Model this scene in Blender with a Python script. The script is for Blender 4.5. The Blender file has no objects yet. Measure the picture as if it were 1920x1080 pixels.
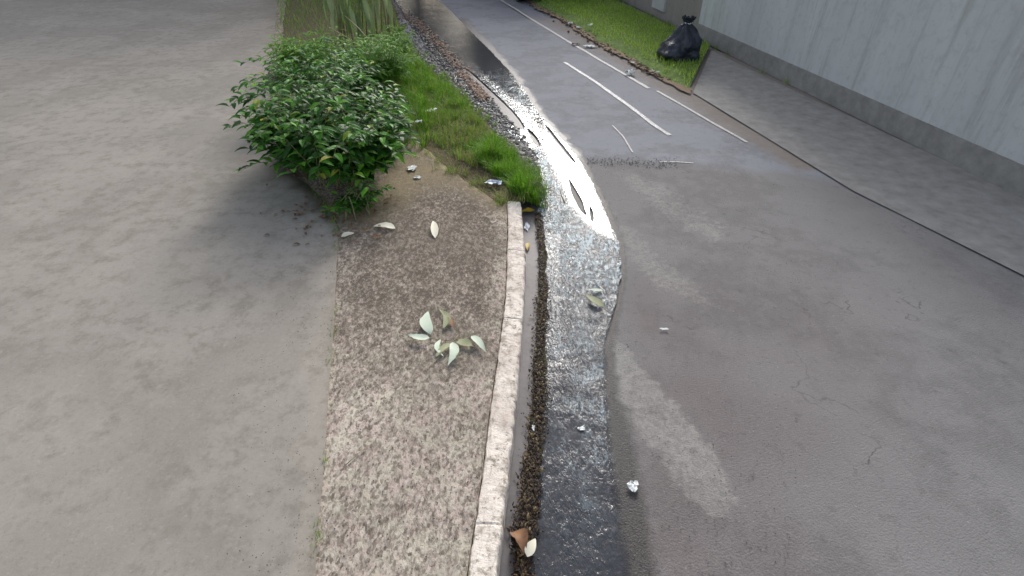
import bpy, bmesh, math, random
import numpy as np
from mathutils import Vector, Matrix, noise
from mathutils.geometry import delaunay_2d_cdt
random.seed(7)
S = bpy.context.scene
COL = S.collection
# ---------------------------------------------------------------- camera
F, HZ, H = 1000.0, -200.0, 2.05        # focal length in 1920-px units, horizon row, camera height
TH = math.atan2(540 - HZ, F)
cam = bpy.data.cameras.new('camera'); camo = bpy.data.objects.new('camera', cam); COL.objects.link(camo)
camo.location = (0, 0, H); camo.rotation_euler = (math.pi/2 - TH, 0, 0)
cam.sensor_width = 36; cam.lens = 36*F/1920; cam.clip_end = 800; cam.clip_start = 0.05
S.camera = camo
FW = Vector((0, math.cos(TH), -math.sin(TH))); UP = Vector((0, math.sin(TH), math.cos(TH)))
def P(px, py, z=0.0):
    d = FW*F + Vector((px-960, 0, 0)) + UP*(540-py)
    t = (z-H)/d.z
    return Vector((0, 0, H)) + d*t
def PX(v):
    q = Vector(v) - Vector((0, 0, H)); dd = q.dot(FW)
    if dd < 0.05: dd = 0.05
    return 960 + q.x/dd*F, 540 - q.dot(UP)/dd*F
# ---------------------------------------------------------------- light
SUN_EL, SUN_AZ = math.radians(27.5), math.radians(7)      # az measured from +Y towards +X
w = bpy.data.worlds.new('World'); S.world = w; w.use_nodes = True
nt = w.node_tree; sky = nt.nodes.new('ShaderNodeTexSky'); sky.sky_type = 'NISHITA'; sky.sun_disc = False
sky.sun_elevation = SUN_EL; sky.sun_rotation = SUN_AZ; sky.dust_density = 3.0; sky.air_density = 1.0; sky.ozone_density = 1.0
hsv = nt.nodes.new('ShaderNodeHueSaturation'); hsv.inputs['Saturation'].default_value = 0.55
nt.links.new(sky.outputs[0], hsv.inputs['Color']); nt.links.new(hsv.outputs[0], nt.nodes['Background'].inputs[0])
nt.nodes['Background'].inputs[1].default_value = 0.15
sl = bpy.data.lights.new('sun', 'SUN'); sl.energy = 1.4; sl.angle = math.radians(11); sl.color = (1, .98, .95)
so = bpy.data.objects.new('sun', sl); COL.objects.link(so)
sd = Vector((math.sin(SUN_AZ)*math.cos(SUN_EL), math.cos(SUN_AZ)*math.cos(SUN_EL), math.sin(SUN_EL)))
so.rotation_euler = sd.to_track_quat('Z', 'Y').to_euler(); so.location = sd*30
S.view_settings.view_transform = 'Standard'; S.view_settings.look = 'None'; S.view_settings.gamma = 1
S.view_settings.exposure = 0.82
# ---------------------------------------------------------------- materials
class NT:
    def __init__(s, name):
        s.m = bpy.data.materials.new(name); s.m.use_nodes = True
        s.t = s.m.node_tree; s.b = s.t.nodes['Principled BSDF']; s._c = None
    def n(s, typ, **kw):
        o = s.t.nodes.new(typ)
        for k, v in kw.items(): setattr(o, k, v)
        return o
    def put(s, sock, v):
        if hasattr(v, 'is_output') or isinstance(v, bpy.types.NodeSocket): s.t.links.new(v, sock)
        elif isinstance(v, tuple) and len(v) == 3 and sock.type == 'RGBA': sock.default_value = (*v, 1)
        else: sock.default_value = v
    def coord(s):
        if s._c is None: s._c = s.n('ShaderNodeTexCoord').outputs['Object']
        return s._c
    def mapc(s, scale=(1,1,1), rot=(0,0,0)):
        m = s.n('ShaderNodeMapping'); s.t.links.new(s.coord(), m.inputs[0])
        m.inputs['Scale'].default_value = scale; m.inputs['Rotation'].default_value = rot; return m.outputs[0]
    def noise(s, scale, detail=4, rough=.6, vec=None, dist=0):
        o = s.n('ShaderNodeTexNoise'); s.t.links.new(vec or s.coord(), o.inputs['Vector'])
        o.inputs['Scale'].default_value = scale; o.inputs['Detail'].default_value = detail
        o.inputs['Roughness'].default_value = rough; o.inputs['Distortion'].default_value = dist
        return o.outputs['Fac']
    def voro(s, scale, feature='F1', vec=None, out='Distance'):
        o = s.n('ShaderNodeTexVoronoi', feature=feature); s.t.links.new(vec or s.coord(), o.inputs['Vector'])
        o.inputs['Scale'].default_value = scale; return o.outputs[out]
    def ramp(s, fac, stops):
        o = s.n('ShaderNodeValToRGB'); s.put(o.inputs[0], fac); e = o.color_ramp.elements
        while len(e) < len(stops): e.new(.5)
        for el, (p, c) in zip(e, stops):
            el.position = p; el.color = (c, c, c, 1) if not isinstance(c, tuple) else (*c, 1)
        return o.outputs[0]
    def mix(s, f, a, b, mode='MIX'):
        o = s.n('ShaderNodeMix', data_type='RGBA', blend_type=mode)
        s.put(o.inputs[0], f); s.put(o.inputs[6], a); s.put(o.inputs[7], b); return o.outputs[2]
    def math(s, op, a, b=0.0, clamp=False):
        o = s.n('ShaderNodeMath', operation=op, use_clamp=clamp); s.put(o.inputs[0], a); s.put(o.inputs[1], b); return o.outputs[0]
    def attr(s, name):
        return s.n('ShaderNodeAttribute', attribute_name=name).outputs['Fac']
    def island(s): return s.n('ShaderNodeNewGeometry').outputs['Random Per Island']
    def bump(s, h, strength=.5, dist=.01, prev=None):
        o = s.n('ShaderNodeBump'); s.put(o.inputs['Strength'], strength); o.inputs['Distance'].default_value = dist
        s.put(o.inputs['Height'], h)
        if prev is not None: s.t.links.new(prev, o.inputs['Normal'])
        return o.outputs[0]
    def fin(s, col=None, rough=.8, nrm=None, spec=.5, ior=None, coat=None):
        if col is not None: s.put(s.b.inputs['Base Color'], col)
        s.put(s.b.inputs['Roughness'], rough); s.put(s.b.inputs['Specular IOR Level'], spec)
        if nrm is not None: s.t.links.new(nrm, s.b.inputs['Normal'])
        if ior: s.b.inputs['IOR'].default_value = ior
        return s.m

def m_simple(name, c1, c2, scale=20, rough=.8, bump=.3, dist=.005, spec=.4):
    a = NT(name); f = a.noise(scale, 5, .65)
    return a.fin(a.ramp(f, [(.3, c1), (.7, c2)]), rough, a.bump(f, bump, dist), spec)

def m_leaf(name, stops, rough=.45, trans=.25, vein=60, vm=.35):
    a = NT(name); r = a.island(); f = a.noise(vein, 3, .6)
    c = a.ramp(r, stops); c = a.mix(a.ramp(f, [(.35, 0.0), (.7, vm)]), c, a.mix(.7, c, (.0, .0, .0)), 'MIX')
    a.fin(c, rough, a.bump(f, .2, .003), .22)
    tr = a.n('ShaderNodeBsdfTranslucent'); a.t.links.new(c, tr.inputs[0])
    mx = a.n('ShaderNodeMixShader'); mx.inputs[0].default_value = trans
    a.t.links.new(a.b.outputs[0], mx.inputs[1]); a.t.links.new(tr.outputs[0], mx.inputs[2])
    a.t.links.new(mx.outputs[0], a.t.nodes['Material Output'].inputs[0]); return a.m

# concrete pavement: exposed, mottled, pinkish where clean, soil where masked
a = NT('pavement_concrete')
v = a.mapc((1, .62, 1), (0, 0, math.radians(32)))
n1 = a.noise(46, 4, .66, vec=v, dist=.25); n2 = a.noise(7, 4, .6); n3 = a.noise(130, 3, .7, vec=v); n4 = a.noise(1.4, 3, .6)
agg = a.voro(52, vec=v)
light = a.mix(a.ramp(a.noise(13, 3, .6), [(.42, 0.0), (.58, 1.0)]), (.56, .50, .40), (.58, .475, .41))
dark = a.mix(n2, (.10, .082, .064), (.155, .127, .102))
near = a.attr('clean')
t = a.math('ADD', a.math('MULTIPLY', n1, .70), a.math('MULTIPLY', n3, .30))
fac = a.math('ADD', t, a.math('MULTIPLY', a.math('SUBTRACT', near, .5), .15))
fac = a.math('ADD', fac, a.math('MULTIPLY', a.math('SUBTRACT', n2, .5), .22))
pb = a.n('ShaderNodeSeparateColor'); a.t.links.new(a.voro(92, vec=v, out='Color'), pb.inputs[0])
pb2 = a.n('ShaderNodeSeparateColor'); a.t.links.new(a.voro(150, vec=v, out='Color'), pb2.inputs[0])
fac = a.math('ADD', fac, a.math('MULTIPLY', a.math('SUBTRACT', pb.outputs[0], .5), a.math('ADD', .05, a.math('MULTIPLY', near, .11))))
fac = a.math('ADD', fac, a.math('MULTIPLY', a.math('SUBTRACT', pb2.outputs[0], .5), .09))
c = a.mix(a.ramp(fac, [(.38, 0.0), (.50, .38), (.66, 1.0)]), dark, light)
c = a.mix(a.math('MULTIPLY', a.ramp(pb.outputs[1], [(.80, 0.0), (.9, .45)]), near), c, (.62, .58, .50))
c = a.mix(a.math('MULTIPLY', a.ramp(pb.outputs[2], [(.84, 0.0), (.92, .5)]), near), c, (.12, .09, .07))
c = a.mix(a.ramp(n4, [(.35, .35), (.65, 0.0)]), c, (.13, .11, .085))
c = a.mix(a.ramp(a.noise(3.2, 5, .7), [(.50, 0.0), (.62, .3)]), c, (.15, .13, .10))
dm = a.math('MULTIPLY', a.attr('dirt'), a.ramp(a.noise(9, 5, .65), [(.25, .5), (.6, 1.0)]))
c = a.mix(dm, c, a.mix(a.noise(25, 4, .7), (.18, .14, .09), (.34, .28, .18)))
hb = a.math('ADD', a.math('ADD', n1, a.math('MULTIPLY', n3, .5)), a.math('MULTIPLY', pb.outputs[0], .25))
M_SLAB = a.fin(c, .95, a.bump(hb, .55, .012), .08)

a = NT('kerb_concrete')
n1 = a.noise(18, 5, .7); n2 = a.noise(90, 4, .7); n3 = a.noise(4, 3)
c = a.mix(n3, (.80, .74, .64), (.72, .62, .54)); c = a.mix(a.ramp(n1, [(.50, 0.0), (.64, .65)]), c, (.30, .24, .19))
c = a.mix(a.ramp(n2, [(.58, 0.0), (.70, .7)]), c, (.14, .12, .08))
c = a.mix(a.ramp(a.noise(9, 5, .75), [(.56, 0.0), (.68, .75)]), c, (.24, .21, .14)); c = a.mix(a.ramp(a.noise(3, 4, .7), [(.45, 0.0), (.6, .4)]), c, (.42, .34, .29)); c = a.mix(a.ramp(a.noise(28, 6, .8), [(.57, 0.0), (.63, .8)]), c, (.17, .14, .10)); c = a.mix(a.ramp(a.noise(6, 6, .8, vec=a.mapc((3, .6, 1))), [(.54, 0.0), (.64, .5)]), c, (.28, .22, .17))
M_KERB = a.fin(c, .85, a.bump(a.math('ADD', n1, n2), .6, .006), .3)

# asphalt
a = NT('asphalt')
n1 = a.noise(140, 4, .7); n2 = a.noise(2.2, 5, .62); n3 = a.noise(14, 4, .6); ag = a.voro(120); wv = a.n('ShaderNodeVectorMath', operation='ADD'); wn_ = a.n('ShaderNodeTexNoise'); wn_.inputs['Scale'].default_value = 3.0; wn_.inputs['Detail'].default_value = 6; a.t.links.new(a.coord(), wn_.inputs['Vector']); a.t.links.new(a.coord(), wv.inputs[0]); a.t.links.new(wn_.outputs['Color'], wv.inputs[1]); ck = a.voro(.9, 'DISTANCE_TO_EDGE', wv.outputs[0])
smooth = a.attr('smooth'); pale = a.attr('pale'); red = a.attr('red'); wet = a.attr('wet')
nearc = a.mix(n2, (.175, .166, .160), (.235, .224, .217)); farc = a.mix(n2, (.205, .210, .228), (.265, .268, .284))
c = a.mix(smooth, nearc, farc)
c = a.mix(a.math('MULTIPLY', red, .55), c, a.mix(n3, (.130, .098, .092), (.165, .125, .118)))
thr = a.math('ADD', pale, a.math('MULTIPLY', a.math('SUBTRACT', a.noise(26, 6, .8), .5), 2.0))
pm = a.ramp(thr, [(.40, 0.0), (.95, .95)])
c = a.mix(a.math('MULTIPLY', pm, .85), c, a.mix(n3, (.29, .275, .25), (.38, .36, .33)))
c = a.mix(a.math('MULTIPLY', a.ramp(ag, [(.12, .8), (.30, 0.0)]), a.math('SUBTRACT', 1.0, a.math('MULTIPLY', smooth, .7))), c, a.mix(n2, (.05, .047, .045), (.30, .28, .26)))
c = a.mix(a.ramp(n3, [(.58, 0.0), (.75, .35)]), c, (.07, .068, .065))
c = a.mix(a.math('MULTIPLY', a.ramp(ck, [(.003, .55), (.010, 0.0)]), a.ramp(n2, [(.52, 0.0), (.66, 1.0)])), c, (.035, .033, .03))
st = a.ramp(a.noise(.9, 6, .7), [(.48, 0.0), (.56, .28), (.6, .05)]); c = a.mix(st, c, (.08, .073, .07))
gr = a.noise(75, 3, .8); c = a.mix(a.ramp(gr, [(.60, 0.0), (.72, .5)]), c, (.36, .34, .32)); c = a.mix(a.ramp(gr, [(.28, .5), (.40, 0.0)]), c, (.05, .046, .044))
c = a.mix(a.math('MULTIPLY', a.attr('soil'), a.ramp(n3, [(.3, .4), (.6, 1.0)])), c, a.mix(n2, (.19, .15, .115), (.25, .20, .16)))
wf = a.ramp(a.math('ADD', wet, a.math('MULTIPLY', a.math('SUBTRACT', n3, .5), .6)), [(.3, 0.0), (.7, 1.0)])
c = a.mix(a.math('MULTIPLY', wf, .8), c, (.045, .04, .038))
rg = a.math('SUBTRACT', .92, a.math('MULTIPLY', wf, .45))
M_ROAD = a.fin(c, rg, a.bump(a.math('ADD', n1, a.math('MULTIPLY', ag, -.6)), a.math('SUBTRACT', .55, a.math('MULTIPLY', smooth, .35)), .006), .18)

# running water over asphalt
a = NT('running_water')
rip = a.attr('rip')
v = a.mapc((1.0, .55, 1), (0, 0, math.radians(8)))
w1 = a.noise(44, 4, .62, vec=v, dist=.6); w2 = a.noise(95, 3, .6, vec=v, dist=.5); w3 = a.noise(7, 2, .5, dist=.6); w4 = a.noise(11, 3, .6, vec=v)
nb = a.bump(w3, .10, .02)
nb = a.bump(w1, a.math('MULTIPLY', rip, a.math('ADD', w4, .25)), .018, nb)
nb = a.bump(w2, a.math('MULTIPLY', rip, .8), .006, nb)
c = a.mix(a.noise(9, 5, .7), (.024, .028, .034), (.062, .062, .070))
c = a.mix(a.ramp(a.noise(45, 4, .8), [(.55, 0.0), (.72, .35)]), c, (.17, .14, .13))
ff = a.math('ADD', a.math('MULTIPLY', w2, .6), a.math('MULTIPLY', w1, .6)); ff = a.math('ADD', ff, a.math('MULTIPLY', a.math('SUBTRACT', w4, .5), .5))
c = a.mix(a.math('MULTIPLY', a.ramp(ff, [(.56, 0.0), (.70, .9)]), a.attr('foam_glint')), c, (.52, .64, .68))  # pale flecks: foam together with sun glints painted into the water colour
M_WATER = a.fin(c, .09, nb, .5, 1.33)
tp = a.n('ShaderNodeBsdfTransparent'); mx = a.n('ShaderNodeMixShader')
th = a.ramp(a.math('ADD', a.attr('thick'), a.math('MULTIPLY', a.math('SUBTRACT', a.noise(16, 5, .7), .5), .8)), [(.25, 0.0), (.6, 1.0)])
a.t.links.new(th, mx.inputs[0]); a.t.links.new(tp.outputs[0], mx.inputs[1]); a.t.links.new(a.b.outputs[0], mx.inputs[2]); a.t.links.new(mx.outputs[0], a.t.nodes['Material Output'].inputs[0])

M_GUTTER = None
a = NT('gutter_concrete'); f = a.noise(25, 5, .6); f2 = a.noise(3, 3)
c = a.mix(f2, (.10, .09, .092), (.15, .135, .135)); c = a.mix(a.ramp(f, [(.5, 0.0), (.7, .5)]), c, (.06, .055, .05))
M_GUTTER = a.fin(c, .62, a.bump(f, .25, .004), .5)
M_SOIL = m_simple('verge_soil', (.05, .038, .022), (.17, .13, .08), 30, .95, .7, .02, .2)
M_SAND = m_simple('sandy_soil', (.16, .11, .07), (.30, .22, .15), 40, .95, .6, .01, .2)
M_JOINT = m_simple('joint_dirt', (.03, .025, .015), (.08, .07, .04), 60, 1, .5, .01, .2)
M_TURF = m_simple('turf', (.08, .12, .03), (.17, .25, .06), 14, .95, .8, .02, .2)
M_GRASS = m_leaf('grass_green', [(0, (.09, .22, .015)), (.5, (.16, .38, .02)), (1, (.28, .48, .05))], .6, .4)
M_GRASSF = m_leaf('grass_mown', [(0, (.20, .34, .04)), (.5, (.32, .50, .07)), (1, (.46, .60, .13))], .8, .5)
M_DRY = m_leaf('grass_dry', [(0, (.30, .27, .10)), (.5, (.50, .42, .20)), (1, (.30, .36, .08))], .7, .25)
M_BUSH = m_leaf('shrub_leaf', [(0, (.025, .08, .015)), (.4, (.045, .15, .02)), (.75, (.09, .30, .03)), (.96, (.20, .50, .05)), (1, (.42, .40, .06))], .5, .45)
M_LIME = m_leaf('lime_leaf', [(0, (.14, .30, .02)), (1, (.24, .42, .03))], .4, .4)
M_HERB = m_leaf('herb_leaf', [(0, (.08, .22, .02)), (.5, (.15, .36, .04)), (1, (.30, .50, .08))], .6, .45)
M_STRAP = m_leaf('strap_leaf', [(0, (.12, .17, .06)), (.5, (.22, .30, .12)), (1, (.36, .42, .22))], .5, .35)
M_STEM = m_simple('plant_stem', (.14, .15, .06), (.30, .30, .15), 30, .7)
M_TWIG = m_simple('dry_twig', (.22, .18, .11), (.42, .36, .22), 40, .8)
M_PALE = m_leaf('leaf_pale', [(0, (.84, .79, .60)), (.5, (.88, .83, .66)), (1, (.86, .82, .67))], .55, .2, 12, .1)
M_MINT = m_leaf('leaf_underside', [(0, (.60, .70, .54)), (.5, (.68, .76, .62)), (1, (.60, .70, .50))], .55, .25, 12, .1)
M_OLIVE = m_leaf('leaf_olive', [(0, (.36, .40, .22)), (1, (.42, .42, .25))], .6, .2, 12)
M_BROWN = m_leaf('leaf_brown', [(0, (.16, .07, .03)), (.6, (.28, .15, .08)), (1, (.10, .05, .03))], .6, .1, 40)
M_YELLOW = m_leaf('leaf_yellow', [(0, (.42, .27, .02)), (1, (.55, .38, .04))], .5, .15, 40)
M_LITTER = m_leaf('wet_litter', [(0, (.012, .008, .005)), (.45, (.03, .017, .010)), (.75, (.065, .035, .018)), (.93, (.12, .08, .03)), (1, (.26, .20, .09))], .6, .05, 80)
M_PAPER = m_simple('paper', (.70, .71, .69), (.80, .81, .79), 25, .8, .1, .003, .2)
M_FILM = m_simple('plastic_film', (.42, .50, .62), (.66, .71, .78), 15, .5, .15, .004, .4)
M_STONE = m_simple('grit_stone', (.06, .055, .05), (.17, .16, .15), 60, .8, .4, .003, .2)
a = NT('gravel_mixed'); c = a.ramp(a.island(), [(0, (.03, .03, .032)), (.5, (.085, .08, .078)), (.8, (.17, .15, .13)), (1, (.36, .34, .31))]); M_GRAV = a.fin(c, .55, None, .35)
a = NT('road_paint'); f = a.noise(55, 5, .75); g = a.noise(6, 3)
c = a.mix(a.ramp(a.math('ADD', f, a.math('MULTIPLY', g, .3)), [(.48, 1.0), (.68, 0.0)]), (.19, .185, .185), (.62, .62, .64)); M_PAINT = a.fin(c, .6, a.bump(f, .3, .003), .4)
a = NT('road_paint_dull'); c = a.mix(a.ramp(a.noise(40, 5, .75), [(.48, 1.0), (.68, 0.0)]), (.22, .205, .195), (.52, .48, .44)); M_PAINT2 = a.fin(c, .7, None, .3)
a = NT('wall_render'); f = a.noise(1.2, 5, .65, vec=a.mapc((3, 3, .35))); g = a.noise(14, 5, .7)
c = a.mix(f, (.20, .18, .16), (.33, .30, .27)); c = a.mix(a.ramp(g, [(.5, 0.0), (.75, .4)]), c, (.13, .125, .11)); M_WALL = a.fin(c, .9, a.bump(g, .3, .01), .2)
a = NT('pale_wall_render'); f = a.noise(1.0, 6, .7, vec=a.mapc((2.5, 2.5, .3))); g = a.noise(11, 5, .75)
c = a.mix(f, (.38, .39, .385), (.60, .61, .60)); c = a.mix(a.ramp(g, [(.5, 0.0), (.72, .35)]), c, (.28, .27, .25)); c = a.mix(a.ramp(a.noise(2.0, 6, .75, vec=a.mapc((3.5, 3.5, .22))), [(.52, 0.0), (.70, .5)]), c, (.22, .215, .19)); M_WALL2 = a.fin(c, .9, a.bump(g, .3, .01), .2)
M_PANEL = m_simple('wall_pale_render', (.36, .36, .35), (.48, .47, .46), 3, .85, .2, .01, .2)
a = NT('black_plastic'); f = a.noise(9, 4, .6, dist=1.0); M_BAG = a.fin((.014, .018, .030), .42, a.bump(f, .8, .04), .5)
M_CAR = m_simple('car_paint', (.015, .014, .015), (.02, .018, .02), 5, .25, 0.0, .001, .6)
M_RUB = m_simple('rubber', (.012, .012, .012), (.03, .028, .026), 40, .75)
M_RIM = m_simple('wheel_metal', (.30, .30, .31), (.40, .40, .41), 20, .35, .1)
M_GLASS = m_simple('tinted_glass', (.01, .012, .014), (.014, .016, .018), 3, .05, 0.0, .001, .6)
M_LAMP = m_simple('lamp_plastic', (.30, .01, .01), (.4, .02, .015), 30, .2, .1)
M_APRON = m_simple('driveway_concrete', (.20, .19, .178), (.31, .295, .275), 7, .85, .35, .008, .3)
a = NT('forecourt_concrete'); n1 = a.noise(1.1, 6, .65); n2 = a.noise(60, 4, .75); n3 = a.noise(8, 5, .7)
c = a.mix(n1, (.23, .215, .185), (.37, .33, .29)); c = a.mix(a.ramp(a.noise(.5, 7, .75), [(.46, 0.0), (.54, .25), (.60, .05)]), c, (.13, .12, .10)); c = a.mix(a.ramp(n3, [(.48, 0.0), (.66, .45)]), c, (.17, .15, .12)); c = a.mix(a.ramp(n2, [(.55, 0.0), (.70, .35)]), c, (.13, .12, .10)); c = a.mix(a.ramp(n2, [(.30, .3), (.42, 0.0)]), c, (.45, .42, .38))
M_FORE = a.fin(c, .92, a.bump(n2, .3, .005), .1)
M_BARK = m_simple('bark', (.05, .038, .026), (.12, .10, .075), 12, .95, .8, .02)
# ---------------------------------------------------------------- object helpers
def tag(o, label=None, cat=None, group=None, kind=None):
    if label: o['label'] = label
    if cat: o['category'] = cat
    if group: o['group'] = group
    if kind: o['kind'] = kind
    return o
def struct(o, kind='structure'): o['kind'] = kind; return o
def empty(name, loc, label, cat, group=None):
    o = bpy.data.objects.new(name, None); COL.objects.link(o); o.location = loc; o.empty_display_size = .1
    tag(o, label, cat, group); o['_l'] = 0; del o['_l']; return o
def mesh(name, vs, fs, mat, parent=None, smooth=False, mi=None, attrs=None):
    me = bpy.data.meshes.new(name)
    off = parent.location if parent is not None and parent.type == 'EMPTY' else Vector((0, 0, 0))
    if parent is not None and parent.type == 'MESH' and parent.parent is not None: off = parent.parent.location
    me.from_pydata([tuple(Vector(v)-off) for v in vs], [], fs)
    for m in (mat if isinstance(mat, list) else [mat]): me.materials.append(m)
    if mi: me.polygons.foreach_set('material_index', mi)
    if smooth: me.polygons.foreach_set('use_smooth', [True]*len(me.polygons))
    for k, arr in (attrs or {}).items():
        at = me.attributes.new(k, 'FLOAT', 'POINT'); at.data.foreach_set('value', arr)
    me.update()
    o = bpy.data.objects.new(name, me); COL.objects.link(o)
    if parent is not None: o.parent = parent
    return o
def inside(pt, poly):
    x, y = pt[0], pt[1]; r = False; j = len(poly)-1
    for i in range(len(poly)):
        xi, yi = poly[i][0], poly[i][1]; xj, yj = poly[j][0], poly[j][1]
        if (yi > y) != (yj > y) and x < (xj-xi)*(y-yi)/(yj-yi)+xi: r = not r
        j = i
    return r
def edist(pt, poly, closed=True):
    x, y = pt[0], pt[1]; best = 1e9; n = len(poly)
    for i in range(n if closed else n-1):
        ax, ay = poly[i][0], poly[i][1]; bx, by = poly[(i+1) % n][0], poly[(i+1) % n][1]
        dx, dy = bx-ax, by-ay; L = dx*dx+dy*dy or 1e-12; t = max(0, min(1, ((x-ax)*dx+(y-ay)*dy)/L))
        d = (x-ax-t*dx)**2+(y-ay-t*dy)**2
        if d < best: best = d
    return math.sqrt(best)
def inside_np(g, poly):
    r = np.zeros(len(g), bool); x, y = g[:, 0], g[:, 1]; n = len(poly)
    for i in range(n):
        xi, yi = poly[i][0], poly[i][1]; xj, yj = poly[i-1][0], poly[i-1][1]
        if yi == yj: continue
        r ^= ((yi > y) != (yj > y)) & (x < (xj-xi)*(y-yi)/(yj-yi)+xi)
    return r
def edist_np(g, poly):
    best = np.full(len(g), 1e18); x, y = g[:, 0], g[:, 1]; n = len(poly)
    for i in range(n):
        ax, ay = poly[i-1][0], poly[i-1][1]; dx, dy = poly[i][0]-ax, poly[i][1]-ay; L = dx*dx+dy*dy or 1e-12
        t = np.clip(((x-ax)*dx+(y-ay)*dy)/L, 0, 1); best = np.minimum(best, (x-ax-t*dx)**2+(y-ay-t*dy)**2)
    return np.sqrt(best)
def sd(pt, poly):                       # signed: positive inside
    d = edist(pt, poly); return d if inside(pt, poly) else -d
def W(pts, z=0.0): return [P(x, y, z) for x, y in pts]
def resample(pts, step, closed=False, jit=0.0, smoothit=True):
    pts = [Vector((p[0], p[1])) for p in pts]; n = len(pts); out = []
    rng = n if closed else n-1
    for i in range(rng):
        p0 = pts[(i-1) % n] if (closed or i > 0) else pts[i]; p1 = pts[i]; p2 = pts[(i+1) % n]
        p3 = pts[(i+2) % n] if (closed or i+2 < n) else p2
        k = max(1, int((p2-p1).length/step))
        for j in range(k):
            t = j/k
            if smoothit:
                q = .5*((2*p1)+(-p0+p2)*t+(2*p0-5*p1+4*p2-p3)*t*t+(-p0+3*p1-3*p2+p3)*t*t*t)
            else: q = p1.lerp(p2, t)
            out.append(q)
    if not closed: out.append(pts[-1])
    if jit:
        for q in out:
            nv = noise.noise_vector(Vector((q.x*9, q.y*9, 3.3)))+.5*noise.noise_vector(Vector((q.x*31, q.y*31, 1.3)))
            q.x += nv.x*jit; q.y += nv.y*jit
    return out
def area(name, outline, z, mat, step=.05, hfn=None, attrs=None, skirt=0.0, holes=(), grid=True):
    """sheet filling a world-space outline (list of Vector/2-tuples)"""
    co = [Vector((p[0], p[1])) for p in outline]; n0 = len(co)
    edges = [(i, (i+1) % n0) for i in range(n0)]
    for h in holes:
        s0 = len(co); co += [Vector((p[0], p[1])) for p in h]; edges += [(s0+i, s0+(i+1) % len(h)) for i in range(len(h))]
    if grid:
        g = []; ys = [p[1] for p in outline]; xs = [p[0] for p in outline]; y = min(ys)+step*.5; r = 0
        while y < max(ys):
            st = step*(1+max(0, y-3.5)/3.0)*(1+max(0, -y)*3); x = min(xs)+st*(.25+.5*(r % 2))
            while x < max(xs):
                sx = st*(1+max(0, abs(x)-2.2)*1.2) if step < .2 else st
                g.append((x+random.uniform(-.2, .2)*st, y+random.uniform(-.2, .2)*st)); x += sx
            y += st*.87; r += 1
        g = np.array(g); ok = inside_np(g, outline) & (edist_np(g, outline) > step*.4)
        for h in holes: ok &= ~inside_np(g, h) & (edist_np(g, h) > step*.4)
        co += [Vector((float(a), float(b))) for a, b in g[ok]]
    vv, _, ff, *_ = delaunay_2d_cdt(co, edges, [], 0, 1e-6)
    fs = []; V = np.array([(v.x, v.y) for v in vv]); C = V[np.array([list(f[:3]) for f in ff])].mean(1)
    ok = inside_np(C, outline)
    for h in holes: ok &= ~inside_np(C, h)
    for f, k in zip(ff, ok):
        if k:
            a_, b_, c_ = vv[f[0]], vv[f[1]], vv[f[2]]
            if (b_-a_).cross(c_-a_) < 0: f = list(reversed(f))
            fs.append(tuple(f))
    vs = [(v.x, v.y, z+(hfn(v.x, v.y) if hfn else 0)) for v in vv]
    at = {k: [fn(v[0], v[1]) for v in vs] for k, fn in (attrs or {}).items()}
    if skirt:
        cnt = {}
        for f in fs:
            for i in range(3):
                e = (f[i], f[(i+1) % 3]); cnt[e] = 1
        base = {}
        for (i, j) in list(cnt):
            if (j, i) not in cnt:
                for k in (i, j):
                    if k not in base:
                        base[k] = len(vs); vs.append((vs[k][0], vs[k][1], z-skirt))
                        for kk in at: at[kk].append(at[kk][k])
                fs.append((j, i, base[i], base[j]))
    return mesh(name, vs, fs, mat, smooth=True, attrs=at)
def nz(x, y, s=1, seed=0.0): return noise.fractal(Vector((x*s, y*s, seed)), 1.0, 2.0, 4)
def tube(pts, r0, r1, seg=6):
    vs, fs = [], []; n = len(pts)
    for i, p in enumerate(pts):
        p = Vector(p); d = (Vector(pts[min(i+1, n-1)])-Vector(pts[max(i-1, 0)])).normalized()
        a_ = d.orthogonal().normalized(); b_ = d.cross(a_); r = r0+(r1-r0)*i/max(1, n-1)
        for k in range(seg):
            t = 2*math.pi*k/seg; vs.append(p+a_*r*math.cos(t)+b_*r*math.sin(t))
    for i in range(n-1):
        for k in range(seg): fs.append((i*seg+k, i*seg+(k+1) % seg, (i+1)*seg+(k+1) % seg, (i+1)*seg+k))
    fs.append(tuple(reversed(range(seg)))); fs.append(tuple((n-1)*seg+k for k in range(seg)))
    return vs, fs
class MB:
    def __init__(s): s.v, s.f, s.mi = [], [], []
    def add(s, vf, mi=0):
        o = len(s.v); s.v += vf[0]; s.f += [tuple(i+o for i in f) for f in vf[1]]; s.mi += [mi]*len(vf[1]); return s
    def build(s, name, mat, parent=None, smooth=False): return mesh(name, s.v, s.f, mat, parent, smooth, s.mi)
def box(c, sx, sy, sz, rz=0, bev=0.0):
    bm = bmesh.new(); bmesh.ops.create_cube(bm, size=1)
    bmesh.ops.scale(bm, vec=(sx, sy, sz), verts=bm.verts)
    if bev: bmesh.ops.bevel(bm, geom=bm.edges[:], offset=bev, segments=2, affect='EDGES')
    R = Matrix.Rotation(rz, 3, 'Z'); vs = [R @ v.co + Vector(c) for v in bm.verts]
    fs = [tuple(v.index for v in f.verts) for f in bm.faces]; bm.free(); return vs, fs
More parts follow.
